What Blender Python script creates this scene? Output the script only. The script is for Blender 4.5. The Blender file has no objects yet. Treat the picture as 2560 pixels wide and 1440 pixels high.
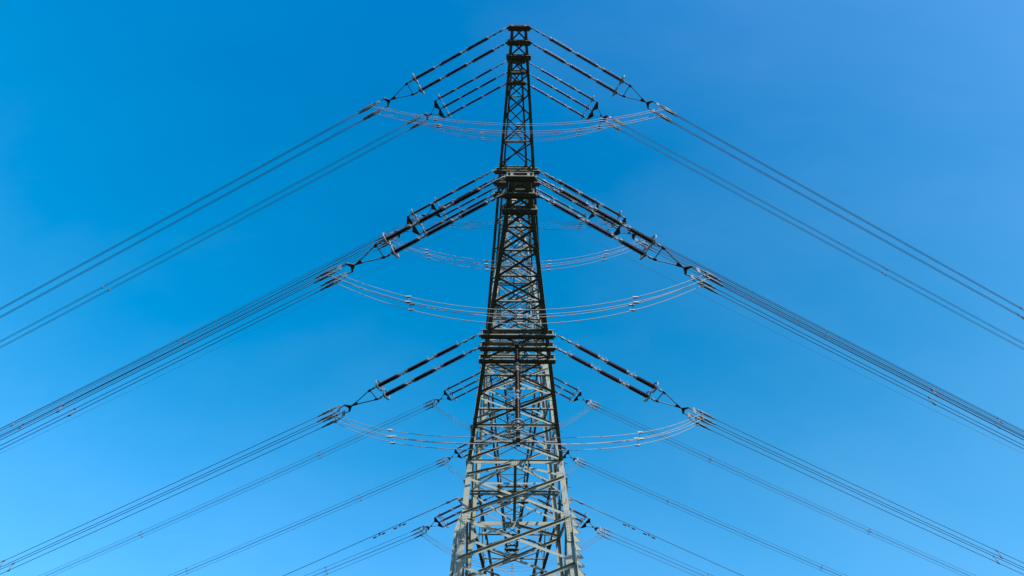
import bpy, bmesh, math, random
from mathutils import Vector, Matrix

# ------------------------------------------------------------------ camera, sky, sun
SC = bpy.context.scene
COL = SC.collection
R = math.radians
EYE = 1.7                                   # camera height above the ground

cam_d = bpy.data.cameras.new("camera")
cam = bpy.data.objects.new("camera", cam_d)
COL.objects.link(cam)
cam.location = (0, 0, EYE)
cam.rotation_euler = (R(90 + 57.054), 0, 0)
cam_d.sensor_width = 36.0
cam_d.lens = 1574.57 / 2560 * 36.0
cam_d.clip_start = 0.1
cam_d.clip_end = 6000
SC.camera = cam

SUN_EL, SUN_AZ = 38.0, 150.0                # azimuth clockwise from +Y (the view direction)
wd = bpy.data.worlds.new("World")
SC.world = wd
wd.use_nodes = True
nt = wd.node_tree
for n in list(nt.nodes):
    nt.nodes.remove(n)
out = nt.nodes.new("ShaderNodeOutputWorld")
bg = nt.nodes.new("ShaderNodeBackground")
sky = nt.nodes.new("ShaderNodeTexSky")
sky.sky_type = 'NISHITA'
sky.sun_disc = False
sky.sun_elevation = R(SUN_EL)
sky.sun_rotation = R(SUN_AZ)
sky.air_density = 1.0
sky.dust_density = 0.3
sky.ozone_density = 2.0
bg.inputs['Strength'].default_value = 0.15
# deep polarised blue: a gain and an offset per channel on the sky's own radiance
gain = nt.nodes.new("ShaderNodeVectorMath")
gain.operation = 'MULTIPLY_ADD'
gain.inputs[1].default_value = (1.04, 1.10, 1.41)
gain.inputs[2].default_value = (-0.665, 0.0, 0.0)
pos = nt.nodes.new("ShaderNodeVectorMath")
pos.operation = 'MAXIMUM'
nt.links.new(sky.outputs[0], gain.inputs[0])
tcw = nt.nodes.new("ShaderNodeTexCoord")
sep = nt.nodes.new("ShaderNodeSeparateXYZ")
nt.links.new(tcw.outputs['Generated'], sep.inputs[0])
mz = nt.nodes.new("ShaderNodeMath"); mz.operation = 'MULTIPLY_ADD'      # a little paler away from the zenith
mz.inputs[1].default_value = -1.05; mz.inputs[2].default_value = 0.84
nt.links.new(sep.outputs['Z'], mz.inputs[0])
mr = nt.nodes.new("ShaderNodeMath"); mr.operation = 'MULTIPLY'          # milkier on the sun's side
mr.inputs[1].default_value = 0.08
nt.links.new(sep.outputs['X'], mr.inputs[0])
cmb = nt.nodes.new("ShaderNodeCombineXYZ")
# faint uneven veil high in the air
nz = nt.nodes.new("ShaderNodeTexNoise")
nz.inputs['Scale'].default_value = 2.6; nz.inputs['Detail'].default_value = 5; nz.inputs['Roughness'].default_value = 0.55
mpn = nt.nodes.new("ShaderNodeMapping"); mpn.inputs['Scale'].default_value = (1.0, 2.4, 1.6); mpn.inputs['Rotation'].default_value = (0.3, 0.5, 0.4)
nt.links.new(tcw.outputs['Generated'], mpn.inputs['Vector'])
nt.links.new(mpn.outputs[0], nz.inputs['Vector'])
mn = nt.nodes.new("ShaderNodeMapRange")
mn.inputs['From Min'].default_value = 0.35; mn.inputs['From Max'].default_value = 0.75
mn.inputs['To Min'].default_value = -0.04; mn.inputs['To Max'].default_value = 0.09
nt.links.new(nz.outputs['Fac'], mn.inputs['Value'])
mrn = nt.nodes.new("ShaderNodeMath"); mrn.operation = 'ADD'
nt.links.new(mr.outputs[0], mrn.inputs[0]); nt.links.new(mn.outputs[0], mrn.inputs[1])
mzn = nt.nodes.new("ShaderNodeMath"); mzn.operation = 'ADD'
nt.links.new(mz.outputs[0], mzn.inputs[0]); nt.links.new(mn.outputs[0], mzn.inputs[1])
nt.links.new(mrn.outputs[0], cmb.inputs['X'])
for ch, k in (('Y', -0.12), ('Z', -0.42)):
    mg = nt.nodes.new("ShaderNodeMath"); mg.operation = 'MULTIPLY_ADD'
    mg.inputs[1].default_value = k
    nt.links.new(sep.outputs['X'], mg.inputs[0])
    nt.links.new(mzn.outputs[0], mg.inputs[2])
    nt.links.new(mg.outputs[0], cmb.inputs[ch])
add = nt.nodes.new("ShaderNodeVectorMath"); add.operation = 'ADD'
nt.links.new(gain.outputs[0], add.inputs[0])
nt.links.new(cmb.outputs[0], add.inputs[1])
nt.links.new(add.outputs[0], pos.inputs[0])
nt.links.new(pos.outputs[0], bg.inputs['Color'])
nt.links.new(bg.outputs[0], out.inputs['Surface'])

sun_d = bpy.data.lights.new("sun", 'SUN')
sun_d.energy = 4.5
sun_d.angle = R(0.5)
sun_d.color = (1.0, 0.95, 0.87)
sun = bpy.data.objects.new("sun", sun_d)
COL.objects.link(sun)
sdir = Vector((math.sin(R(SUN_AZ)) * math.cos(R(SUN_EL)), math.cos(R(SUN_AZ)) * math.cos(R(SUN_EL)), math.sin(R(SUN_EL))))
sun.rotation_euler = sdir.to_track_quat('Z', 'Y').to_euler()
sun.location = sdir * 80

SC.view_settings.view_transform = 'Standard'
SC.view_settings.look = 'None'
SC.view_settings.exposure = 0.5
SC.view_settings.gamma = 1.0

# ------------------------------------------------------------------ materials
def mat(name, col, rough=0.6, metal=0.0, var=0.0, scale=3.0, spec=0.3, coat=0.0):
    m = bpy.data.materials.new(name)
    m.use_nodes = True
    t = m.node_tree
    b = t.nodes["Principled BSDF"]
    b.inputs['Base Color'].default_value = (*col, 1)
    b.inputs['Roughness'].default_value = rough
    b.inputs['Metallic'].default_value = metal
    b.inputs['Specular IOR Level'].default_value = spec
    if coat:
        b.inputs['Coat Weight'].default_value = coat
        b.inputs['Coat Roughness'].default_value = 0.12
    if var:
        tc = t.nodes.new("ShaderNodeTexCoord")
        n1 = t.nodes.new("ShaderNodeTexNoise")
        n1.inputs['Scale'].default_value = scale
        n1.inputs['Detail'].default_value = 6
        n1.inputs['Roughness'].default_value = 0.65
        n2 = t.nodes.new("ShaderNodeTexNoise")
        n2.inputs['Scale'].default_value = scale * 0.22
        n2.inputs['Detail'].default_value = 2
        t.links.new(tc.outputs['Object'], n1.inputs['Vector'])
        t.links.new(tc.outputs['Object'], n2.inputs['Vector'])
        ad = t.nodes.new("ShaderNodeMath"); ad.operation = 'ADD'
        t.links.new(n1.outputs['Fac'], ad.inputs[0])
        t.links.new(n2.outputs['Fac'], ad.inputs[1])
        r = t.nodes.new("ShaderNodeMapRange")
        r.inputs['From Min'].default_value = 0.7
        r.inputs['From Max'].default_value = 1.3
        r.inputs['To Min'].default_value = 1 - var
        r.inputs['To Max'].default_value = 1 + var
        t.links.new(ad.outputs[0], r.inputs['Value'])
        mx = t.nodes.new("ShaderNodeVectorMath"); mx.operation = 'SCALE'
        mx.inputs[0].default_value = col
        t.links.new(r.outputs[0], mx.inputs['Scale'])
        t.links.new(mx.outputs[0], b.inputs['Base Color'])
    return m

M_STEEL = mat("painted_steel", (0.218, 0.232, 0.186), 0.62, 0.0, 0.08, 5.0, 0.2)
M_ARM_SHADED = mat("crossarm_steel_shaded", (0.178, 0.182, 0.150), 0.7, 0.0, 0.08, 5.0, 0.1)  # same steel as the mast, darkened: the arms' shade is put into the colour
M_ZINC = mat("galvanised_fittings", (0.15, 0.15, 0.15), 0.5, 0.1, 0.15, 6.0)
M_DARKFIT = mat("dark_yoke_steel", (0.06, 0.06, 0.063), 0.6, 0.1, 0.15, 6.0)
M_CER = mat("brown_porcelain", (0.038, 0.014, 0.012), 0.42, 0.0, 0.2, 5.0, 0.4, 0.1)
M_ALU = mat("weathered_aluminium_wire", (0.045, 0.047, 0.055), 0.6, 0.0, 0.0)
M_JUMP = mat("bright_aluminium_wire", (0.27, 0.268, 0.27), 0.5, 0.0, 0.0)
M_RING = mat("galvanised_ring", (0.19, 0.20, 0.205), 0.5, 0.1, 0.1, 6.0)
M_FARJ = mat("dull_aluminium_wire", (0.15, 0.145, 0.145), 0.55, 0.1, 0.0)
M_BOLT = mat("bolt_steel", (0.05, 0.05, 0.05), 0.5, 0.3)
M_CONC = mat("concrete", (0.32, 0.31, 0.29), 0.9, 0.0, 0.15, 2.0)

def ground_mat():
    m = mat("dark_meadow", (0.014, 0.017, 0.009), 0.95, 0.0, 0.45, 0.35, 0.05)
    return m
M_GROUND = ground_mat()

# ------------------------------------------------------------------ mesh helpers
Z = Vector((0, 0, 1)); X = Vector((1, 0, 0)); Y = Vector((0, 1, 0))

def V(*a):
    return Vector(a)

class MB:
    """collects shapes and links them as one mesh object"""
    def __init__(self):
        self.v = []; self.f = []; self.sm = []; self.mi = []; self.cur = 0
    def add(self, vs, fs, smooth=False):
        o = len(self.v)
        self.v += [tuple(p) for p in vs]
        self.f += [tuple(i + o for i in f) for f in fs]
        self.sm += [smooth] * len(fs)
        self.mi += [self.cur] * len(fs)
    def prism(self, prof, o0, o1, a, b):
        """extrude polygon prof (coords along a,b) from o0 to o1"""
        n = len(prof)
        vs = [o0 + a * x + b * y for x, y in prof] + [o1 + a * x + b * y for x, y in prof]
        fs = [(i, (i + 1) % n, n + (i + 1) % n, n + i) for i in range(n)]
        fs += [tuple(range(n - 1, -1, -1)), tuple(range(n, 2 * n))]
        self.add(vs, fs)
    def angle(self, p, q, n1, n2, w=.12, t=.012, w2=None):
        """L section whose corner runs p->q, flanges along n1 and n2"""
        p = Vector(p); q = Vector(q)
        d = (q - p).normalized()
        a = (n1 - d * n1.dot(d)).normalized()
        b = (n2 - d * n2.dot(d) - a * n2.dot(a)).normalized()
        w2 = w2 or w
        self.prism([(0, 0), (w, 0), (w, t), (t, t), (t, w2), (0, w2)], p, q, a, b)
    def channel(self, p, q, a, b, w, h, t=.014):
        """U section: web of width w along a centred on the line, flanges h along b"""
        p = Vector(p); q = Vector(q)
        x = w / 2
        self.prism([(-x, 0), (x, 0), (x, h), (x - t, h), (x - t, t), (-x + t, t), (-x + t, h), (-x, h)], p, q, a, b)
    def box(self, c, a, b, n, la, lb, ln):
        c = Vector(c)
        x, y = la / 2, lb / 2
        self.prism([(-x, -y), (x, -y), (x, y), (-x, y)], c - n * ln / 2, c + n * ln / 2, a, b)
    def plate(self, pts, n, t):
        pts = [Vector(p) for p in pts]
        k = len(pts)
        vs = [p - n * t / 2 for p in pts] + [p + n * t / 2 for p in pts]
        fs = [(i, (i + 1) % k, k + (i + 1) % k, k + i) for i in range(k)]
        fs += [tuple(range(k - 1, -1, -1)), tuple(range(k, 2 * k))]
        self.add(vs, fs)
    def tube(self, pts, r, n=6, caps=True, smooth=True):
        pts = [Vector(p) for p in pts]
        k = len(pts)
        rs = r if isinstance(r, (list, tuple)) else [r] * k
        vs = []
        ref = None
        for i, p in enumerate(pts):
            d = (pts[min(i + 1, k - 1)] - pts[max(i - 1, 0)]).normalized()
            if ref is None:
                ref = Z if abs(d.z) < .9 else X
            a = (ref - d * ref.dot(d)).normalized()
            ref = a
            b = d.cross(a)
            for j in range(n):
                an = 2 * math.pi * j / n
                vs.append(p + (a * math.cos(an) + b * math.sin(an)) * rs[i])
        fs = []
        for i in range(k - 1):
            for j in range(n):
                fs.append((i * n + j, i * n + (j + 1) % n, (i + 1) * n + (j + 1) % n, (i + 1) * n + j))
        self.add(vs, fs, smooth)
        if caps:
            o = len(self.v) - len(vs)
            self.f += [tuple(o + j for j in range(n - 1, -1, -1)), tuple(o + (k - 1) * n + j for j in range(n))]
            self.sm += [False, False]
            self.mi += [self.cur] * 2
    def torus(self, c, ax, Rr, r, N=28, n=8, sx=1.0, a=None):
        c = Vector(c); ax = ax.normalized()
        if a is None:
            a = Z if abs(ax.z) < .9 else X
        a = (a - ax * a.dot(ax)).normalized(); b = ax.cross(a)
        vs = []; fs = []
        for i in range(N):
            th = 2 * math.pi * i / N
            d = a * math.cos(th) + b * math.sin(th) * sx
            e = (a * math.cos(th) + b * math.sin(th)).normalized()
            for j in range(n):
                ph = 2 * math.pi * j / n
                vs.append(c + d * Rr + (e * math.cos(ph) + ax * math.sin(ph)) * r)
        for i in range(N):
            for j in range(n):
                fs.append((i * n + j, ((i + 1) % N) * n + j, ((i + 1) % N) * n + (j + 1) % n, i * n + (j + 1) % n))
        self.add(vs, fs, True)
    def mesh(self, name, m, m2=None):
        me = bpy.data.meshes.new(name)
        me.from_pydata(self.v, [], self.f)
        me.validate()
        bm = bmesh.new(); bm.from_mesh(me)
        bmesh.ops.recalc_face_normals(bm, faces=bm.faces)
        bm.to_mesh(me); bm.free()
        if len(me.polygons) == len(self.sm):
            me.polygons.foreach_set('use_smooth', self.sm)
        me.materials.append(m)
        if m2 is not None:
            me.materials.append(m2)
            if len(me.polygons) == len(self.mi):
                me.polygons.foreach_set('material_index', self.mi)
        return me
    def build(self, name, m, parent=None, m2=None):
        o = bpy.data.objects.new(name, self.mesh(name, m, m2))
        COL.objects.link(o)
        if parent:
            o.parent = parent
        return o

def inst(name, me, parent, loc=(0, 0, 0), mx=None):
    o = bpy.data.objects.new(name, me)
    COL.objects.link(o)
    o.parent = parent
    if mx is not None:
        o.matrix_local = mx
    else:
        o.location = loc
    return o

def tag(o, label=None, cat=None, group=None, kind=None):
    if label: o['label'] = label
    if cat: o['category'] = cat
    if group: o['group'] = group
    if kind: o['kind'] = kind
    return o

def empty(name, loc, rz=0.0):
    o = bpy.data.objects.new(name, None)
    COL.objects.link(o)
    o.location = loc
    o.rotation_euler = (0, 0, rz)
    o.empty_display_size = .5
    return o

# ------------------------------------------------------------------ dimensions of the line (metres, heights above the ground)
PSI = R(0.509)
TX, TY = 0.159, 28.546                       # tower centre
H1, H2, H3, HP = 23.222 + EYE, 34.079 + EYE, 44.779 + EYE, 60.94 + EYE
AL, SL = R(26.504), R(10.06)                 # bend of the line at the tower, dip of the strings

PROF = [(0, 3.9), (14.0, 2.92), (17.7, 2.72), (21.2, 2.65), (H1, 2.55), (H2, 2.05), (H3, 1.55), (49.3, 1.40), (HP, .10)]
def hw(z):
    for (z0, w0), (z1, w1) in zip(PROF, PROF[1:]):
        if z <= z1:
            return w0 + (w1 - w0) * (z - z0) / (z1 - z0)
    return PROF[-1][1]

# ------------------------------------------------------------------ ground
def ground():
    g = MB()
    n = 60; S = 2400.0
    rnd = random.Random(2)
    vs = []
    for i in range(n + 1):
        for j in range(n + 1):
            x = (i / n - .5) * 2; y = (j / n - .5) * 2
            x = math.copysign(abs(x) ** 2, x) * S; y = math.copysign(abs(y) ** 2, y) * S
            r = math.hypot(x, y)
            z = 0 if r < 90 else rnd.uniform(-.4, .4) * min(1, (r - 90) / 200)
            vs.append((x, y, z))
    fs = [(i * (n + 1) + j, (i + 1) * (n + 1) + j, (i + 1) * (n + 1) + j + 1, i * (n + 1) + j + 1) for i in range(n) for j in range(n)]
    g.add(vs, fs, True)
    tag(g.build('ground', M_GROUND), kind='structure')
ground()

# ------------------------------------------------------------------ the tower
tower = empty('transmission_tower', (TX, TY, 0), PSI)
tag(tower, 'tall steel lattice transmission tower with six dark crossarms and pale grey mast', 'tower')

def corner(sx, sy, z):
    w = hw(z)
    return V(sx * w, sy * w, z)

def bolt_rows(mb, c, a, b, n, na, nb, sa, sb, r=.019, h=.022):
    old, mb.cur = mb.cur, 1
    for i in range(na):
        for j in range(nb):
            p = c + a * (i - (na - 1) / 2) * sa + b * (j - (nb - 1) / 2) * sb
            prof = [(math.cos(k * math.pi / 3) * r, math.sin(k * math.pi / 3) * r) for k in range(6)]
            mb.prism(prof, p - n * .004, p + n * h, a, b)
    mb.cur = old

SPL = 20.5                                    # leg splice height
def legs():
    for sx in (-1, 1):
        for sy in (-1, 1):
            g = MB()
            zs = [0, 14.0, 17.7, SPL]
            # lower cruciform part: two angles back to back
            for z0, z1 in zip(zs, zs[1:]):
                p, q = corner(sx, sy, z0), corner(sx, sy, z1)
                g.angle(p, q, V(-sx, 0, 0), V(0, -sy, 0), .30, .026)
                e = V(sx * .012, sy * .012, 0)
                g.angle(p + e, q + e, V(sx, 0, 0), V(0, sy, 0), .23 if sx < 0 or sy > 0 else .07, .026, .23)
            ups = [(SPL, .28, .026), (H1, .27, .024), (H2, .21, .02), (H3, .17, .016), (49.3, .13, .012), (HP - .1, .13, .012)]
            for (z0, w, t), (z1, _, _) in zip(ups, ups[1:]):
                g.angle(corner(sx, sy, z0), corner(sx, sy, z1), V(-sx, 0, 0), V(0, -sy, 0), w, t)
            if sx < 0 or sy > 0:
                p0, p1 = corner(sx, sy, SPL), corner(sx, sy, SPL + .95)
                e = V(sx * .013, sy * .025, 0)
                g.plate([p0 + e, p0 + e + V(sx * .23, 0, 0), p1 + e + V(sx * .03, 0, 0), p1 + e], V(0, 1, 0), .026)
            lg = g.build('leg', M_STEEL, tower)
            # cover plates with bolts at the splice, sitting on the flange that faces along y
            for zc, ln in ((SPL + .15, 1.5), (H1 + 2.0, 1.1), (30.2, .9)):
                p = corner(sx, sy, zc); d = (corner(sx, sy, zc + 1) - corner(sx, sy, zc - 1)).normalized()
                nrm = V(0, sy, 0); a = V(-sx, 0, 0)
                wdt = .24
                off = .03 if zc < H1 else .002
                s = MB()
                s.box(p + a * .15 + nrm * (off + .012), a, nrm, d, wdt, .018, ln)
                bolt_rows(s, p + a * .15 + nrm * (off + .021), a, d, nrm, 2, int(ln / .16), .11, .15)
                s.build('splice_plate', M_STEEL, lg, M_BOLT)
                p2 = p + V(0, -sy * .15, 0)
                s = MB()
                s.box(p2 - V(sx, 0, 0) * -(off + .012), V(0, -sy, 0), V(sx, 0, 0), d, wdt, .018, ln)
                s.build('splice_plate', M_STEEL, lg)
            if sx < 0 and sy < 0:
                # stiffener plates between the flanges of the cruciform leg
                for zc in (19.6, 18.2, 16.9, 15.6):
                    p = corner(sx, sy, zc)
                    k = MB()
                    k.plate([p + V(sx * .03, -.0, 0) , p + V(sx * .22, 0, 0), p + V(sx * .03, sy * .22, 0)], Z, .016)
                    k.build('stiffener', M_STEEL, lg)
            f = MB()
            p = corner(sx, sy, 0)
            f.tube([p + V(0, 0, -1.2), p + V(0, 0, .25), p + V(0, 0, .55)], [.75, .75, .55], 16, smooth=False)
            f.build('footing', M_CONC, tower)
legs()

LZ = [0, 4.6, 8.6, 11.6, 14.0, 16.35, 18.9, 21.36, 23.9]
UZ = [H1, 27.55, 30.25, 33.0, H2, 38.5, 41.2, 43.9, H3, 48.5, 50.6, 52.6, 54.4, 56.0, 57.5, 58.9, 60.2, 61.4]

def face_axes(k):
    return [(V(0, -1, 0), V(1, 0, 0)), (V(0, 1, 0), V(1, 0, 0)), (V(-1, 0, 0), V(0, 1, 0)), (V(1, 0, 0), V(0, 1, 0))][k]

def fpt(k, u, z, inset=.0):
    """point on mast face k; u=-1..1 across"""
    n, a = face_axes(k)
    w = hw(z)
    return n * (w - inset) + a * (u * (w - .05)) + V(0, 0, z)

def diag(g, k, u0, z0, u1, z1, w, outside):
    n, a = face_axes(k)
    p, q = fpt(k, u0, z0), fpt(k, u1, z1)
    if outside:
        o = n * .004
        g.angle(p + o, q + o, V(0, 0, -1), n, w, .012, w * .85)
    else:
        o = n * -.034
        g.angle(p + o, q + o, V(0, 0, -1), -n, w, .012, w * .85)

def horiz(g, k, z, w, outside=True, u0=-1, u1=1):
    n, a = face_axes(k)
    p, q = fpt(k, u0, z), fpt(k, u1, z)
    if outside:
        o = n * .02
        g.angle(p + o, q + o, V(0, 0, -1), n, w, .014, w * .8)
    else:
        o = n * -.05
        g.angle(p + o, q + o, V(0, 0, -1), -n, w, .014, w * .8)

def gusset(g, b, k, u, z, la, lz, off=.02):
    n, a = face_axes(k)
    c = fpt(k, u, z) + n * off
    g.box(c, a, Z, n, la, lz, .012)
    if b is not None:
        bolt_rows(b, c + n * .006, a, Z, n, max(2, int(la / .12)), 2, .1, lz * .5)

def mast_bracing():
    for k in range(4):
        # lower X panels
        for z0, z1 in zip(LZ, LZ[1:]):
            g = MB(); b = g
            w = .14 if z0 > 10 else .16
            nearish = k == 0 and z0 > 10
            sgn = 1 if k in (0, 2) else -1
            diag(g, k, -sgn, z0 + .12, sgn, z1 - .10, w, True)
            diag(g, k, sgn, z0 + .12, -sgn, z1 - .10, w, False)
            for u in (-1, 1):
                gusset(g, b if nearish else None, k, u * .93, z1 + .02, .44, .40, -.006)
            g.build('lattice_panel', M_STEEL, tower, M_BOLT)
        # inverted V under the lowest crossarm
        g = MB(); b = g
        for s in (-1, 1):
            diag(g, k, s, 23.95 if k < 2 else 23.6, s * .10, H1 - .30, .13, s < 0)
        gusset(g, b, k, 0, H1 - .22, .95, .34, .03)
        n, a = face_axes(k)
        g.angle(fpt(k, -1, H1 - .03) + n * .02, fpt(k, 1, H1 - .03) + n * .02, V(0, 0, -1), n, .24, .014, .07)
        g.build('lattice_panel', M_STEEL, tower, M_BOLT)
        # upper X panels up to the top crossarm
        for z0, z1 in zip(UZ[:8], UZ[1:9]):
            g = MB()
            w = .11 if z0 < H2 - 1 else .09
            sgn = 1 if k in (0, 2) else -1
            diag(g, k, -sgn, z0 + .12, sgn, z1 - .12, w, True)
            diag(g, k, sgn, z0 + .12, -sgn, z1 - .12, w, False)
            for u in (-1, 1):
                gusset(g, None, k, u * .93, z1, .36, .36, -.006)
            if z1 in (H2, H3):
                horiz(g, k, z1, .17)
                gusset(g, None, k, 0, z1 - .1, .7, .4, .03)
            elif z0 in (H1, H2):
                horiz(g, k, z1 + .05, .13)
            o = g.build('lattice_panel', M_STEEL, tower)
    # peak
    for z0, z1 in zip(UZ[8:], UZ[9:]):
        g = MB()
        for k in range(4):
            w = .09 if z0 < 56 else .07
            sgn = 1 if k in (0, 2) else -1
            diag(g, k, -sgn, z0 + .05, sgn, z1 - .05, w, True)
            diag(g, k, sgn, z0 + .05, -sgn, z1 - .05, w, False)
            if z0 == UZ[9] or z0 == UZ[12]:
                horiz(g, k, z0, .09)
        g.build('lattice_panel', M_STEEL, tower)
    g = MB()
    g.box(V(0, 0, HP - .05), X, Y, Z, .62, .5, .3)
    g.box(V(0, 0, HP + .25), X, Y, Z, .12, .3, .34)
    for s in (-1, 1):
        g.plate([V(s * .25, -.04, HP - .3), V(s * .62, -.04, HP - .18), V(s * .62, -.04, HP + .02), V(s * .25, -.04, HP + .1)], Y, .05)
    g.build('peak_cap', M_STEEL, tower)
    # horizontal diaphragms at the three crossarm levels
    for z, w in ((H1, .16), (H2, .12), (H3, .1)):
        g = MB()
        a = hw(z) - .06
        zz = z - .02
        g.box(V(0, 0, zz), X, Z, Y, w, .03, 2 * a)
        g.box(V(0, 0, zz + .06), Y, Z, X, .14, .05, 2 * a)
        g.angle(V(-a, .12, zz + .03), V(a, .12, zz + .03), V(0, 0, -1), V(0, 1, 0), .15, .012)
        for sx in (-1, 1):
            for sy in (-1, 1):
                g.angle(V(sx * .12, sy * a, zz + .04), V(sx * a, sy * .1, zz + .04), V(0, 1, 0), V(0, 0, -1), .12, .012)
        g.build('diaphragm', M_STEEL, tower)
mast_bracing()

def climbing():
    # step bolts up the right hand leg nearest the camera, and below them a flight of folded steps
    z = 22.2
    while z < 47:
        g = MB()
        p = corner(1, -1, z) + V(-.12, -.0, 0)
        g.tube([p + V(0, .02, 0), p + V(0, -.17, 0), p + V(0, -.19, .06)], .014, 5)
        g.build('step_bolt', M_ZINC, tower)
        g = MB()
        p2 = corner(1, -1, z + .2) + V(0, .1, 0)
        g.tube([p2, p2 + V(.2, 0, 0), p2 + V(.201, 0, 0), p2 + V(.235, 0, 0)], [.013, .013, .03, .03], 6)
        g.build('step_bolt', M_ZINC, tower)
        z += .8 if z < 34 else 1.2
    z = SPL + .9
    i = 0
    while z > 2.5:
        p = corner(1, -1, z) + V(.085, .03, 0)
        n = V(0, -1, 0)
        st = MB()
        st.plate([p + V(-.02, 0, .22), p + V(.03, 0, .22), p + V(.29, .10, -.05), p + V(.29, .10, -.08), p + V(-.02, 0, -.16)], n, .02)
        st.tube([p + V(.03, -.02, .23), p + V(.31, .08, -.05), p + V(.29, .08, -.09), p + V(0, -.02, -.17)], .014, 5)
        st.build('climbing_step', M_STEEL, tower)
        z -= .44
climbing()

def opgw_brackets():
    for s in (-1, 1):
        g = MB()
        a = hw(H1 - .4)
        g.angle(V(s * a, -.1, H1 - .5), V(s * (a + .55), -.1, H1 - .5), V(0, 1, 0), V(0, 0, -1), .2, .014)
        g.angle(V(s * a, -.1, H1 - 1.3), V(s * (a + .5), -.1, H1 - .56), V(0, 1, 0), V(0, 0, -1), .1, .012)
        g.box(V(s * (a + .2), .12, H1 - .9), X, Y, Z, .16, .16, 1.1)
        g.build('bracket', M_ARM_SHADED, tower)
opgw_brackets()

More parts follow.
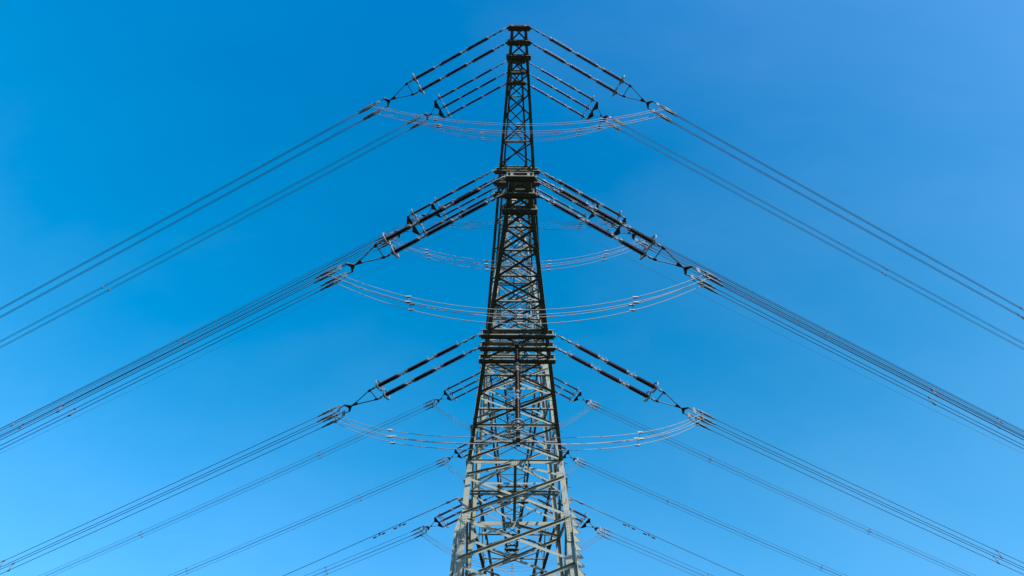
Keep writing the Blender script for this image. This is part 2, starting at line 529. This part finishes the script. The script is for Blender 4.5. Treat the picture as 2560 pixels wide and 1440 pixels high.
# ------------------------------------------------------------------ crossarms
def crossarm(h, tip_s, tip_w, nodes, beams, top_rise, chord, kfrom=None, far=False):
    """near crossarm pointing to -y; nodes are distances from the mast axis, from tip to mast"""
    root_s = hw(h); root_w = hw(h)
    def w(s):
        return tip_w + (root_w - tip_w) * (tip_s - s) / (tip_s - root_s)
    def top(s):
        return h + .34 + (top_rise - .34) * (tip_s - s) / (tip_s - root_s)
    mxf = Matrix.Rotation(math.pi, 4, 'Z') if far else Matrix.Identity(4)
    g = MB()
    nodes = list(nodes)
    for sx in (-1, 1):
        # bottom chord: horizontal flange inward, upright flange on the outside
        g.angle(V(sx * w(tip_s), -tip_s, h), V(sx * root_w, -root_s, h), V(-sx, 0, 0), Z, chord, .02)
        # top chord
        g.angle(V(sx * w(tip_s), -tip_s, top(tip_s)), V(sx * hw(h + top_rise), -hw(h + top_rise), h + top_rise), V(-sx, 0, 0), V(0, 0, -1), chord * .8, .016)
    arm = bpy.data.objects.new('crossarm', g.mesh('crossarm', M_ARM_SHADED))
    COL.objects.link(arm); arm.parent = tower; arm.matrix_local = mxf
    # bracing, one sub-part per panel
    for i, (s0, s1) in enumerate(zip(nodes, nodes[1:])):
        b = MB()
        z = h
        bw = .082 if chord < .17 else .10
        a, c = w(s0) - .05, w(s1) - .05
        # bottom plane X : one bar with its upright leg hanging at the mast side, the other standing up
        b.angle(V(-c, -s1, z - .005), V(a, -s0, z - .005), V(0, -1, 0), V(0, 0, -1), bw, .012, bw * .45)
        b.angle(V(c, -s1, z + .034), V(-a, -s0, z + .034), V(0, -1, 0), Z, bw, .012, bw * .7)
        if kfrom is not None and s0 <= kfrom:
            sm = (s0 * w(s1) + s1 * w(s0)) / (w(s0) + w(s1))
            b.angle(V(-w(sm) + .03, -sm, z + .018), V(w(sm) - .03, -sm, z + .018), V(0, 1, 0), Z, bw * .9, .012)
            b.box(V(0, -sm, z + .012), X, Y, Z, .34, .30, .012)
        elif i % 3 == 2 or (chord > .17 and i > 1):
            b.angle(V(-w(s1) + .03, -s1 - .12, z + .018), V(w(s1) - .03, -s1 - .12, z + .018), V(0, 1, 0), Z, bw * .8, .010)
        # top plane zigzag and side lattice
        t0, t1 = top(s0), top(s1)
        def tw(s):
            f = (tip_s - s) / (tip_s - root_s)
            return w(tip_s) + (hw(h + top_rise) - w(tip_s)) * f
        sg = 1 if i % 2 else -1
        if chord > .17 or i >= len(nodes) - 4:
            b.angle(V(-sg * tw(s0), -s0, t0 - .03), V(sg * tw(s1), -s1, t1 - .03), V(0, -1, 0), V(0, 0, -1), bw * .7, .010)
        for sx in (-1, 1):
            if t1 - h > .55:
                if i % 2:
                    p, q = V(sx * (w(s0) - .03), -s0, h + .08), V(sx * (tw(s1) - .03), -s1, t1 - .06)
                else:
                    p, q = V(sx * (tw(s0) - .03), -s0, t0 - .06), V(sx * (w(s1) - .03), -s1, h + .08)
                b.angle(p, q, V(0, 0, -1), V(-sx, 0, 0), bw * .7, .010)
                b.angle(V(sx * (w(s1) - .04), -s1, h + .05), V(sx * (tw(s1) - .04), -s1, t1 - .05), V(0, 1, 0), V(-sx, 0, 0), bw * .6, .010)
        b.build('lattice_panel', M_ARM_SHADED, arm)
        L = .40 if chord > .17 else .32
        for sx in (-1, 1):
            gp = MB()
            gp.plate([V(sx * (w(s1) - .02), -s1 - L * .55, h + .024), V(sx * (w(s1) - L * .62), -s1 - L * .35, h + .024),
                      V(sx * (w(s1) - L * .62), -s1 + L * .35, h + .024), V(sx * (w(s1) - .02), -s1 + L * .55, h + .024)], Z, .006)
            gp.build('gusset_plate', M_ARM_SHADED, arm)
    # attachment beams: two stacked channels across both chords
    for s, half, holes in beams:
        b = MB()
        for dz, hh, ww in ((-.13, .055, .26), (.26, .04, .22)):
            b.channel(V(-half, -s, h + dz), V(half, -s, h + dz), Y, V(0, 0, -1), ww, hh)
        for sx in (-1, 1):
            b.box(V(sx * (half - .05), -s, h + .065), X, Y, Z, .05, .16, .37)
            b.box(V(sx * (w(s) - .08), -s, h + .065), X, Y, Z, .10, .18, .36)
        o = b.build('attachment_beam', M_ARM_SHADED, arm)
        for sx in (-1, 1):
            lg = MB()
            if holes == 'lug':
                lg.plate([V(sx * (half - .10), -s - .09, h - .12), V(sx * (half + .10), -s - .05, h - .12), V(sx * (half + .10), -s + .05, h - .12), V(sx * (half - .10), -s + .09, h - .12)], Z, .016)
                lg.tube([V(sx * (half + .06), -s, h - .2), V(sx * (half + .06), -s, h + .1)], .035, 6)
                lg.build('lug', M_ZINC, o)
            else:
                for k in (-.05, .05):
                    bolt_rows(lg, V(sx * (half - .08), -s + k, h - .131), X, Y, V(0, 0, -1), 1, 1, .1, .1, .022, .02)
                lg.build('bolts', M_ZINC, o)
    return arm

# offsets of the phases from the mast axis
OFF = dict(A=21.877, B=17.352, C=18.36, D=13.737, E=9.538, F=10.57)
S2, S3 = .714, .734
N1 = [18.75, 17.95, 17.31, 16.4, 15.29, 14.01, 12.67, 11.1, 9.47, 7.32, 5.02, 2.62]
N2 = [22.28, 21.54, 20.79, 19.91, 18.86, 17.64, 16.17, 14.9, 13.0, 11.2, 9.2, 7.0, 4.6, 2.1]
N3 = [18.13, 17.35, 16.4, 15.57, 14.77, 13.6, 12.2, 10.6, 8.8, 7.0, 4.9, 1.6]
for far in (False, True):
    crossarm(H1, 18.80, .39, N1, [(18.70, .56, 'lug'), (17.98, .60, 'lug'), (17.27, .72, 'hole'),
                                 (10.93, 1.68, 'lug'), (10.21, 1.74, 'lug'), (9.47, 1.82, 'hole')], 3.0, .185, 9.6, far)
    crossarm(H2, 22.33, .40, N2, [(22.23, .55, 'lug'), (21.52, .59, 'lug'), (20.79, .64, 'hole'),
                                 (14.47, 1.27, 'lug'), (13.74, 1.31, 'lug'), (13.0, 1.36, 'lug')], 2.8, .155, None, far)
    crossarm(H3, 18.18, .37, N3, [(18.09, .58, 'lug'), (17.35, .61, 'lug'), (16.62, .64, 'lug'),
                                 (10.27, 1.25, 'lug'), (9.54, 1.29, 'lug'), (8.80, 1.33, 'lug')], 2.5, .13, None, far)

# ------------------------------------------------------------------ insulators
def rod_mesh(L, r0, r1, sheds):
    g = MB()
    n = 12
    prof = [(0, .0), (0, r0 * 1.5), (.10, r0 * 1.5), (.11, r0)]
    x0, x1 = .13, L - .13
    p = (x1 - x0) / sheds
    for i in range(sheds):
        x = x0 + p * i
        prof += [(x + p * .12, r0), (x + p * .40, r1), (x + p * .58, r1), (x + p * .88, r0)]
    prof += [(L - .11, r0), (L - .10, r0 * 1.5), (L, r0 * 1.5), (L, 0)]
    vs = []; fs = []
    for x, r in prof:
        for j in range(n):
            a = 2 * math.pi * j / n
            vs.append((x, r * math.cos(a), r * math.sin(a)))
    for i in range(len(prof) - 1):
        for j in range(n):
            fs.append((i * n + j, i * n + (j + 1) % n, (i + 1) * n + (j + 1) % n, (i + 1) * n + j))
    g.add(vs, fs, False)
    return g.mesh('insulator_rod', M_CER)

def cap_shape(g, x, y=0, r=.07, flip=1):
    """conical metal cap of an insulator unit"""
    g.tube([V(x, y, 0), V(x + flip * .05, y, 0), V(x + flip * .17, y, 0)], [r * .45, r * 1.05, r], 10)

def string_mesh(L, unit, gap, link0, r, spikes):
    """metal parts of one string along +x from its beam lug at x=-link0 to its line end at x=L"""
    g = MB()
    g.tube([V(-link0, 0, 0), V(.02, 0, 0)], .028, 6)
    for k in range(1, int(max(2, link0 / .45)) + 1):
        x = -link0 + link0 * k / (int(max(2, link0 / .45)) + 1)
        g.box(V(x, 0, 0), X, Y, Z, .16, .075, .10)
    for i in range(3):
        a = i * (unit + gap)
        for x, f in ((a - .03, 1), (a + unit + .03, -1)):
            cap_shape(g, x, 0, r, f)
            if i == 2 and f == -1:
                continue
            xr = x + f * -.01
            g.torus(V(xr, 0, .02), V(.25, 1, .1), .17, .009, 20, 5)
            if spikes:
                for dy in (-.07, .0, .07):
                    g.tube([V(xr + f * .1, 0, r), V(xr + f * .08 + dy * .5, dy, r + .26)], [.006, .002], 4)
        if i < 2:
            g.tube([V(a + unit, 0, 0), V(a + unit + gap, 0, 0)], .025, 6)
            g.box(V(a + unit + gap / 2, 0, 0), X, Y, Z, .14, .06, .10)
    g.tube([V(-.1, 0, 0), V(L + .38, 0, 0)], .027, 6)
    g.box(V(L + .2, 0, 0), X, Y, Z, .14, .07, .09)
    return g.mesh('insulator_string', M_ZINC)

UNIT2, GAP2, L2 = 1.26, .30, 4.38
UNIT3, GAP3, L3 = 1.25, .215, 4.18
ROD2 = rod_mesh(UNIT2, .052, .108, 20)
ROD3 = rod_mesh(UNIT3, .052, .088, 20)

def ring_mesh(Rr, r, ov=1.0):
    g = MB()
    g.torus(V(0, 0, 0), X, Rr, r, 32, 8, ov)
    for a in (0, 2.1, 4.2):
        d = V(0, math.cos(a), math.sin(a) )
        g.tube([V(.16, 0, 0) + d * .04, d * (Rr - .01)], .014, 5)
    return g.mesh('corona_ring', M_RING)
RING2 = ring_mesh(.265, .036)
RING3 = ring_mesh(.255, .03)

STR_CACHE = {}
def get_string(dbl, link0):
    key = (dbl, round(link0, 3))
    if key not in STR_CACHE:
        STR_CACHE[key] = string_mesh(L2, UNIT2, GAP2, link0, .085, True) if dbl else string_mesh(L3, UNIT3, GAP3, link0, .072, True)
    return STR_CACHE[key]

def bar(g, p, q, w=.05, t=.03):
    p = Vector(p); q = Vector(q)
    d = (q - p).normalized()
    b = Z; a = d.cross(b).normalized()
    g.prism([(-w / 2, -t / 2), (w / 2, -t / 2), (w / 2, t / 2), (-w / 2, t / 2)], p, q, a, b)

def yoke_double():
    g = MB(); d = L2 + .38; n = S2 / 2 * math.cos(AL)
    for s in (-1, 1):
        g.plate([V(d - .05, s * (n + .05), 0), V(d - .04, s * (n - .08), 0), V(d + .12, s * (n - .08), 0), V(d + .10, s * (n + .02), 0)], Z, .04)
        bar(g, (d + .1, s * (n - .02), 0), (d + 1.0, s * .03, 0), .034, .034)
    bar(g, (d, -n + .1, 0), (d, n - .1, 0), .034, .034)
    g.plate([V(d + .88, -.10, 0), V(d + .88, .10, 0), V(d + 1.12, .04, 0), V(d + 1.12, -.04, 0)], Z, .05)
    bar(g, (d + 1.1, 0, 0), (d + 1.3, 0, 0), .06, .06)
    g.plate([V(d + 1.22, -.05, 0), V(d + 1.22, .05, 0), V(d + 1.44, .24, 0), V(d + 1.50, .24, 0), V(d + 1.38, 0, 0), V(d + 1.50, -.24, 0), V(d + 1.44, -.24, 0)], Z, .045)
    return g.mesh('yoke_plate', M_DARKFIT)
def yoke_triple():
    g = MB(); d = L3 + .30; n = S3 * math.cos(AL)
    for s in (-1, 1):
        # two triangular plates, each joining the middle string with an outer one
        g.plate([V(d - .06, s * (n + .05), 0), V(d - .06, s * .03, 0), V(d + .06, s * .03, 0), V(d + .26, s * n * .42, 0), V(d + .22, s * n * .62, 0), V(d + .02, s * (n + .05), 0)], Z, .04)
        bar(g, (d + .2, s * n * .5, 0), (d + .70, s * .03, 0), .032, .03)
    g.plate([V(d + .62, -.08, 0), V(d + .62, .08, 0), V(d + .80, .03, 0), V(d + .80, -.03, 0)], Z, .05)
    bar(g, (d + .78, 0, 0), (d + .95, 0, 0), .05, .05)
    g.plate([V(d + .88, -.04, 0), V(d + .88, .04, 0), V(d + 1.08, .24, 0), V(d + 1.15, .24, 0), V(d + 1.10, 0, 0), V(d + 1.15, -.24, 0), V(d + 1.08, -.24, 0)], Z, .045)
    return g.mesh('yoke_plate', M_DARKFIT)
YD, YT = yoke_double(), yoke_triple()
def spreader_mesh():
    g = MB()
    g.plate([V(-.05, 0, .235), V(.06, 0, .235), V(.09, 0, 0), V(.06, 0, -.235), V(-.05, 0, -.235), V(-.11, 0, 0)], Y, .035)
    g.tube([V(-.40, 0, 0), V(-.08, 0, 0)], .026, 6)
    return g.mesh('spreader_plate', M_ZINC)
SPREAD = spreader_mesh()
def clamp_mesh(reach, lug):
    """compression dead end: link rod, dark body, pale tip, jumper lug"""
    g = MB()
    g.tube([V(-reach, 0, 0), V(-.12, 0, 0)], .018, 6)
    g.box(V(-reach * .6, 0, 0), X, Y, Z, .14, .05, .07)
    g.box(V(-.14, 0, 0), X, Y, Z, .12, .09, .10)
    g.tube([V(-.1, 0, 0), V(-.06, 0, 0), V(.30, 0, 0), V(.42, 0, 0)], [.035, .058, .058, .04], 10)
    g.tube([V(.42, 0, 0), V(.44, 0, 0), V(.60, 0, 0), V(.66, 0, 0)], [.036, .042, .036, .018], 8)
    g.tube([V(-.05, 0, -.02), V(-.08, 0, -.12), V(-.2, 0, -.19)], .03, 6)
    return g.mesh('dead_end_clamp', M_ZINC)
CL2, CL3 = clamp_mesh(.50, .1), clamp_mesh(.50, .1)

# world frame of the tower
ca, sa = math.cos(PSI), math.sin(PSI)
def tw_pt(s, w, z):
    """world point at distance s along the crossarm (towards the camera) and w across it"""
    return V(TX + w * ca + s * sa, TY - s * ca + w * sa, z)

PH = {  # level height, offset, half width of the beam, double?, centre height of jumper, slopes L/R, spacer distances L/R
 'A': (H2, OFF['A'], .62, True, 29.712, (.139, .085), ([38], [24.6])),
 'B': (H3, OFF['B'], .66, False, 40.063, (.134, .086), ([26.2], [23.6])),
 'C': (H1, OFF['C'], .64, True, 19.031, (.111, .086), ([13.0], [11.4])),
 'D': (H2, OFF['D'], 1.37, False, 29.714, (.112, .089), ([27.4], [27.2])),
 'E': (H3, OFF['E'], 1.35, False, 42.593, (.130, .097), ([21.1], [19.6])),
 'F': (H1, OFF['F'], 1.77, True, 17.08, (.109, .090), ([19.3], [18.1])),
 'G': (H3, -OFF['E'], 1.35, False, 39.47, (.115, .102), ([11.5, 32.8], [12.3, 31.8])),
 'H': (H3, -OFF['B'], .66, False, 39.54, (.107, .098), ([8.9, 30.7], [9.6, 29.3])),
 'I': (H2, -OFF['D'], 1.37, False, 29.592, (.102, .101), ([8.4, 30], [9.5, 31])),
}
WHERE = {
 'A': 'thick twin insulator strings at the topmost crossarm tip, above all other strings, pulling %s',
 'B': 'thin triple insulator strings just below the topmost twin strings, pulling %s',
 'C': 'thickest and nearest twin insulator strings at halfway height, ending in big pale rings, pulling %s',
 'D': 'dark triple insulator strings half hidden behind the thickest twin strings, pulling %s',
 'E': 'smallest triple insulator strings, highest of the cluster behind the thickest twin strings, pulling %s',
 'F': 'brown twin insulator strings beside the hanging vertical insulator, on the lowest near beams, pulling %s',
 'G': 'short triple insulator strings showing past the mast below the lowest twin strings, pulling %s',
 'H': 'triple insulator strings mostly hidden by the mast leg where black lattice turns pale, pulling %s',
 'I': 'lowest triple insulator strings, beside the bolted leg splice at the bottom, pulling %s',
}
WIRE = {
 'A': 'uppermost four-wire bundle, from the topmost twin insulator strings to the %s',
 'B': 'second four-wire bundle from the top, from the topmost triple strings to the %s',
 'C': 'nearest bundle of the middle cable fan, from the thickest twin strings to the %s',
 'D': 'bundle in the middle cable fan, from the half hidden triple strings to the %s',
 'E': 'farthest bundle of the middle cable fan, from the smallest triple strings to the %s',
 'F': 'four-wire bundle from the brown twin strings beside the hanging insulator to the %s',
 'G': 'thin bundle with spacers just below the lowest twin string bundle, running %s',
 'H': 'thin bundle starting where black lattice turns pale on the mast, running %s',
 'I': 'lowest bundle, leaving the mast beside the bolted leg splice, running %s',
}
JUMP = {
 'A': 'pale jumper loop of four wires under the topmost twin insulator strings',
 'B': 'jumper loop of thinner wires just below the topmost loop, under the topmost triple strings',
 'C': 'wide pale jumper loop sagging free under the thickest twin insulator strings',
 'D': 'jumper loop in front of the narrow upper mast, under the half hidden triple strings',
 'E': 'dark, nearly flat jumper loop highest behind the thickest twin insulator strings',
 'F': 'wide pale jumper loop held up at its middle by the hanging vertical insulator',
 'G': 'far jumper loop dipping behind the mast below the lowest twin strings',
 'H': 'far jumper loop dipping behind the mast where black lattice turns pale',
 'I': 'far jumper loop crossing behind the mast at the bottom edge of the photo',
}
BQ = .20                                     # half spacing of the four-wire bundle
CLAMP_END = {}
def tension_set(ph, s):
    h, off, w, dbl, zc, slopes, spt = PH[ph]
    P0 = tw_pt(off, s * w, h)
    u = V(s * math.cos(AL) * ca - math.sin(AL) * sa, math.sin(AL) * ca + s * math.cos(AL) * sa, 0)
    u = u * math.cos(SL) - Z * math.sin(SL)
    n = (Z - u * Z.dot(u)).normalized().cross(u)        # horizontal, across the string
    wv = u.cross(n)
    out_sign = 1 if n.y < 0 else -1                      # +1 when local +y looks towards the camera
    mx = Matrix((u, n, wv)).transposed().to_4x4()
    mx.translation = P0
    root = bpy.data.objects.new('tension_insulator_set', None)
    COL.objects.link(root)
    root.matrix_world = mx
    root.empty_display_size = .5
    tag(root, WHERE[ph] % ('left' if s < 0 else 'right'), 'insulator', 'insulator sets holding the line cables on the tower')
    e = .92 if dbl else .85
    sp = S2 if dbl else S3
    L = L2 if dbl else L3
    idx = (.5, -.5) if dbl else (1, 0, -1)
    for k in idx:
        oc = k * sp                                       # towards the camera
        y = oc * math.cos(AL) * out_sign
        link = e + oc * math.sin(AL)
        st = inst('insulator_string', get_string(dbl, link), root, (e, y, 0))
        un, gp = (UNIT2, GAP2) if dbl else (UNIT3, GAP3)
        for i in range(3):
            inst('insulator_rod', ROD2 if dbl else ROD3, st, (i * (un + gp), 0, 0))
        inst('corona_ring', RING2 if dbl else RING3, st, (L - .12, 0, 0))
    inst('yoke_plate', YD if dbl else YT, root, (e, 0, 0))
    xs = e + L + (2.15 if dbl else 1.62)
    for j in (-1, 1):
        inst('spreader_plate', SPREAD, root, (xs, j * BQ + 0, 0))
    xc = xs + .55 if dbl else xs + .55
    ends = []
    for j in (-1, 1):
        for m in (-1, 1):
            inst('dead_end_clamp', CL2 if dbl else CL3, root, (xc, j * BQ, m * BQ))
            ends.append((mx @ V(xc + .62, j * BQ, m * BQ), mx @ V(xc - .2, j * BQ, m * BQ - .19), -j * out_sign, m))
    CLAMP_END[ph, s] = ends
    return ends

def wire_mesh(g, p, dh, slope, L, r, c=1200.0):
    pts = []
    t = 0.0
    while t < L:
        pts.append(p + dh * t + Z * (-slope * t + t * t / (2 * c)))
        t += 2 + t * .12
    pts.append(p + dh * L + Z * (-slope * L + L * L / (2 * c)))
    g.tube(pts, r, 6)

def spacer_mesh(kind):
    g = MB()
    b = BQ
    c4 = [(b, b), (b, -b), (-b, -b), (-b, b)]
    if kind == 'pair':
        g.tube([V(0, 0, -b), V(0, 0, b)], .024, 6)
        c4 = [(0, b), (0, -b)]
    elif kind == 'frame':
        for y in (-b, b):
            g.tube([V(0, y, -b), V(0, y * .55, -b * .4), V(0, y * .55, b * .4), V(0, y, b)], .02, 6)
        for z in (-b * .4, b * .4):
            g.tube([V(0, -b * .55, z), V(0, b * .55, z)], .02, 6)
    else:
        g.tube([V(0, b, b), V(0, -b, -b)], .014, 6)
        g.tube([V(0, -b, b), V(0, b, -b)], .014, 6)
    for y, z in c4:
        g.box(V(0, y, z), X, Y, Z, .17, .06, .06)
    return g.mesh('spacer', M_ZINC)
SP_PAIR, SP_FRAME, SP_CROSS = spacer_mesh('pair'), spacer_mesh('frame'), spacer_mesh('cross')

def span(ph, s):
    h, off, w, dbl, zc, slopes, spt = PH[ph]
    slope = slopes[0 if s < 0 else 1]
    dh = V(s * math.cos(AL) * ca - math.sin(AL) * sa, math.sin(AL) * ca + s * math.cos(AL) * sa, 0)
    ends = tension_set(ph, s)
    mid = sum((e[0] for e in ends), V(0, 0, 0)) / 4
    root = empty('conductor_bundle', mid)
    tag(root, WIRE[ph] % ('left' if s < 0 else 'right'), 'cable', 'conductor bundles running off from the tower')
    for e in ends:
        g = MB()
        wire_mesh(g, e[0] - mid, dh, slope, 210, .0150)
        g.build('wire', M_ALU, root)
    nrm = Z.cross(dh)
    for t in spt[0 if s < 0 else 1]:
        p = dh * t + Z * (-slope * t + t * t / 2400)
        tg = (dh - Z * (slope - t / 1200)).normalized()
        up = tg.cross(nrm)
        m = Matrix((tg, nrm, tg.cross(nrm))).transposed().to_4x4()
        m.translation = p
        if ph in 'ABCDEF':
            for y in (-BQ, BQ):
                m2 = m.copy(); m2.translation = p + nrm * y + tg * (y * .6)
                inst('spacer', SP_PAIR, root, mx=m2)
        else:
            inst('spacer', SP_FRAME, root, mx=m)

JSP = {'A': (-.54, 0.0, .54), 'B': (-.75, -.33, .62), 'C': (-.56, 0.0, .585), 'D': (-.67, -.22, .24, .67), 'E': (-.64, .66), 'F': (-.60, .575), 'G': (-.50, .55), 'H': (-.5, .5), 'I': (-.32, 0, .62)}
def jumper(ph):
    h, off, w, dbl, zc, slopes, spt = PH[ph]
    Ls, Rs = CLAMP_END[ph, -1], CLAMP_END[ph, 1]
    cl = sum((e[1] for e in Ls), V(0, 0, 0)) / 4
    cr = sum((e[1] for e in Rs), V(0, 0, 0)) / 4
    mid = (cl + cr) / 2
    root = empty('jumper_loop', V(mid.x, mid.y, zc + EYE))
    tag(root, JUMP[ph], 'cable', 'jumper loops passing under the crossarms')
    o = root.location
    yc = mid.y
    if ph == 'F':
        yc = TY - OFF['F'] - .1
    def path(a, b, dy, dz, f):
        """f in -1..1 from left to right"""
        q = 1 - f * f
        base = a + (b - a) * ((f + 1) / 2)
        zmid = zc + EYE + dz
        if ph == 'F':
            g = abs(f)
            q = 1 - g ** 1.9
            hz = base.z + (zmid - .30 - base.z) * (1 - g ** 2.2) + .30 * max(0, 1 - g / .16) ** 1.6 * 1.0
        else:
            hz = base.z + (zmid - base.z) * q
        dyc = (yc - mid.y) * q
        return V(base.x, base.y + dyc, hz)
    rr = random.Random(ord(ph))
    for e in Ls:
        m = [x for x in Rs if x[2] == e[2] and x[3] == e[3]][0]
        g = MB()
        jz = rr.uniform(-.05, .05)
        pts = [path(e[1], m[1], 0, e[3] * BQ + jz, -1 + 2 * i / 40) - o for i in range(41)]
        g.tube(pts, .0145 if ph in 'ACF' else .0130, 6)
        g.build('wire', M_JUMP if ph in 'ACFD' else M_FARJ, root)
    for f in JSP[ph]:
        q = 1 - f * f
        ps = []
        for e in Ls:
            m = [x for x in Rs if x[2] == e[2] and x[3] == e[3]][0]
            ps.append(path(e[1], m[1], 0, e[3] * BQ, f) - o)
        c = sum(ps, V(0, 0, 0)) / 4
        g = MB()
        tg = V(1, 0, 0)
        order = {(e[2], e[3]): p for e, p in zip(Ls, ps)}
        g.tube([order[1, 1], order[-1, -1]], .012, 5)
        g.tube([order[-1, 1], order[1, -1]], .012, 5)
        for p in ps:
            g.box(p, X, Y, Z, .20, .06, .06)
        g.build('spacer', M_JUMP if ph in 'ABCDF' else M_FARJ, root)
    return root

for ph in 'ABCDEFGHI':
    for s in (-1, 1):
        span(ph, s)
    jumper(ph)

# ------------------------------------------------------------------ hanging insulator that carries one jumper loop
def hanging():
    top = tw_pt(OFF['F'] + .1, -.02, H1 - .15)
    root = empty('suspension_insulator_set', top)
    tag(root, 'vertical brown insulator string hanging from the lowest near crossarm, carrying a jumper loop', 'insulator')
    down = Matrix.Rotation(R(90), 4, 'Y')                 # local x points down
    UH, GH = 1.50, .28
    LH = 3 * UH + 2 * GH
    rod = rod_mesh(UH, .052, .108, 24)
    m = down.copy(); m.translation = V(0, 0, -.22)
    st = inst('insulator_string', string_mesh(LH, UH, GH, .22, .085, True), root, mx=m)
    for i in range(3):
        inst('insulator_rod', rod, st, (i * (UH + GH), 0, 0))
    inst('corona_ring', ring_mesh(.245, .032), st, (LH - .02, 0, 0))
    g = MB()
    z0 = -.22 - LH
    zb = 17.08 + EYE - top.z
    g.tube([V(0, 0, z0 + .05), V(0, 0, zb - .34)], .03, 6)
    g.box(V(0, 0, zb + .30), X, Y, Z, .26, .06, .05)
    g.box(V(0, 0, zb - .09), X, Y, Z, .26, .06, .05)
    for x in (-.1, .1):
        g.box(V(x, 0, zb + .10), X, Y, Z, .07, .05, .42)
    g.box(V(0, 0, zb + BQ), X, Y, Z, .16, .46, .05)
    g.box(V(0, 0, zb - BQ), X, Y, Z, .16, .46, .05)
    g.box(V(0, 0, zb - .36), X, Y, Z, .12, .12, .10)
    g.build('suspension_clamp', M_ZINC, root)
hanging()

# ------------------------------------------------------------------ earth wires
def earth_wire(s, p0, slope, label, r, dampers, rods):
    dh = V(s * math.cos(AL) * ca - math.sin(AL) * sa, math.sin(AL) * ca + s * math.cos(AL) * sa, 0)
    root = empty('earth_wire', p0)
    tag(root, label, 'cable', 'single earth wires leaving the tower')
    g = MB()
    wire_mesh(g, V(0, 0, 0), dh, slope, 210, r)
    g.build('wire', M_ALU, root)
    if rods:
        g = MB()
        f = lambda t: dh * t + Z * (-slope * t + t * t / 2400)
        g.tube([f(.0), f(.5)], .035, 6)
        g.tube([f(.5), f(.6), f(.75), f(.85)], [.02, .06, .06, .02], 8)
        g.tube([f(.85), f(3.2)], .024, 6)
        g.build('end_fitting', M_ZINC, root)
        for t in dampers:
            g = MB()
            c = f(t)
            tg = (f(t + .1) - f(t - .1)).normalized()
            g.box(c - Z * .06, tg, Z.cross(tg), Z, .08, .05, .16)
            g.tube([c - tg * .30 - Z * .14, c + tg * .30 - Z * .14], .009, 5)
            for k in (-1, 1):
                g.tube([c + tg * k * .20 - Z * .15, c + tg * k * .38 - Z * .15], [.045, .04], 8)
            g.build('vibration_damper', M_DARKFIT, root)

earth_wire(-1, tw_pt(0, -.45, HP - .1), .132, 'thin single earth wire from the mast peak, left below the middle cable fan', .012, (), False)
earth_wire(1, tw_pt(0, .45, HP - .1), .096, 'thin single earth wire from the mast peak, right below the middle cable fan', .012, (), False)
earth_wire(-1, tw_pt(.1, -3.05, H1 - .48), .136, 'single cable with small dampers, fixed to the left side of the pale mast', .016, (3.7, 5.0), True)
earth_wire(1, tw_pt(.1, 3.05, H1 - .48), .123, 'single cable with small dampers, fixed to the right side of the pale mast', .016, (3.7, 5.0), True)
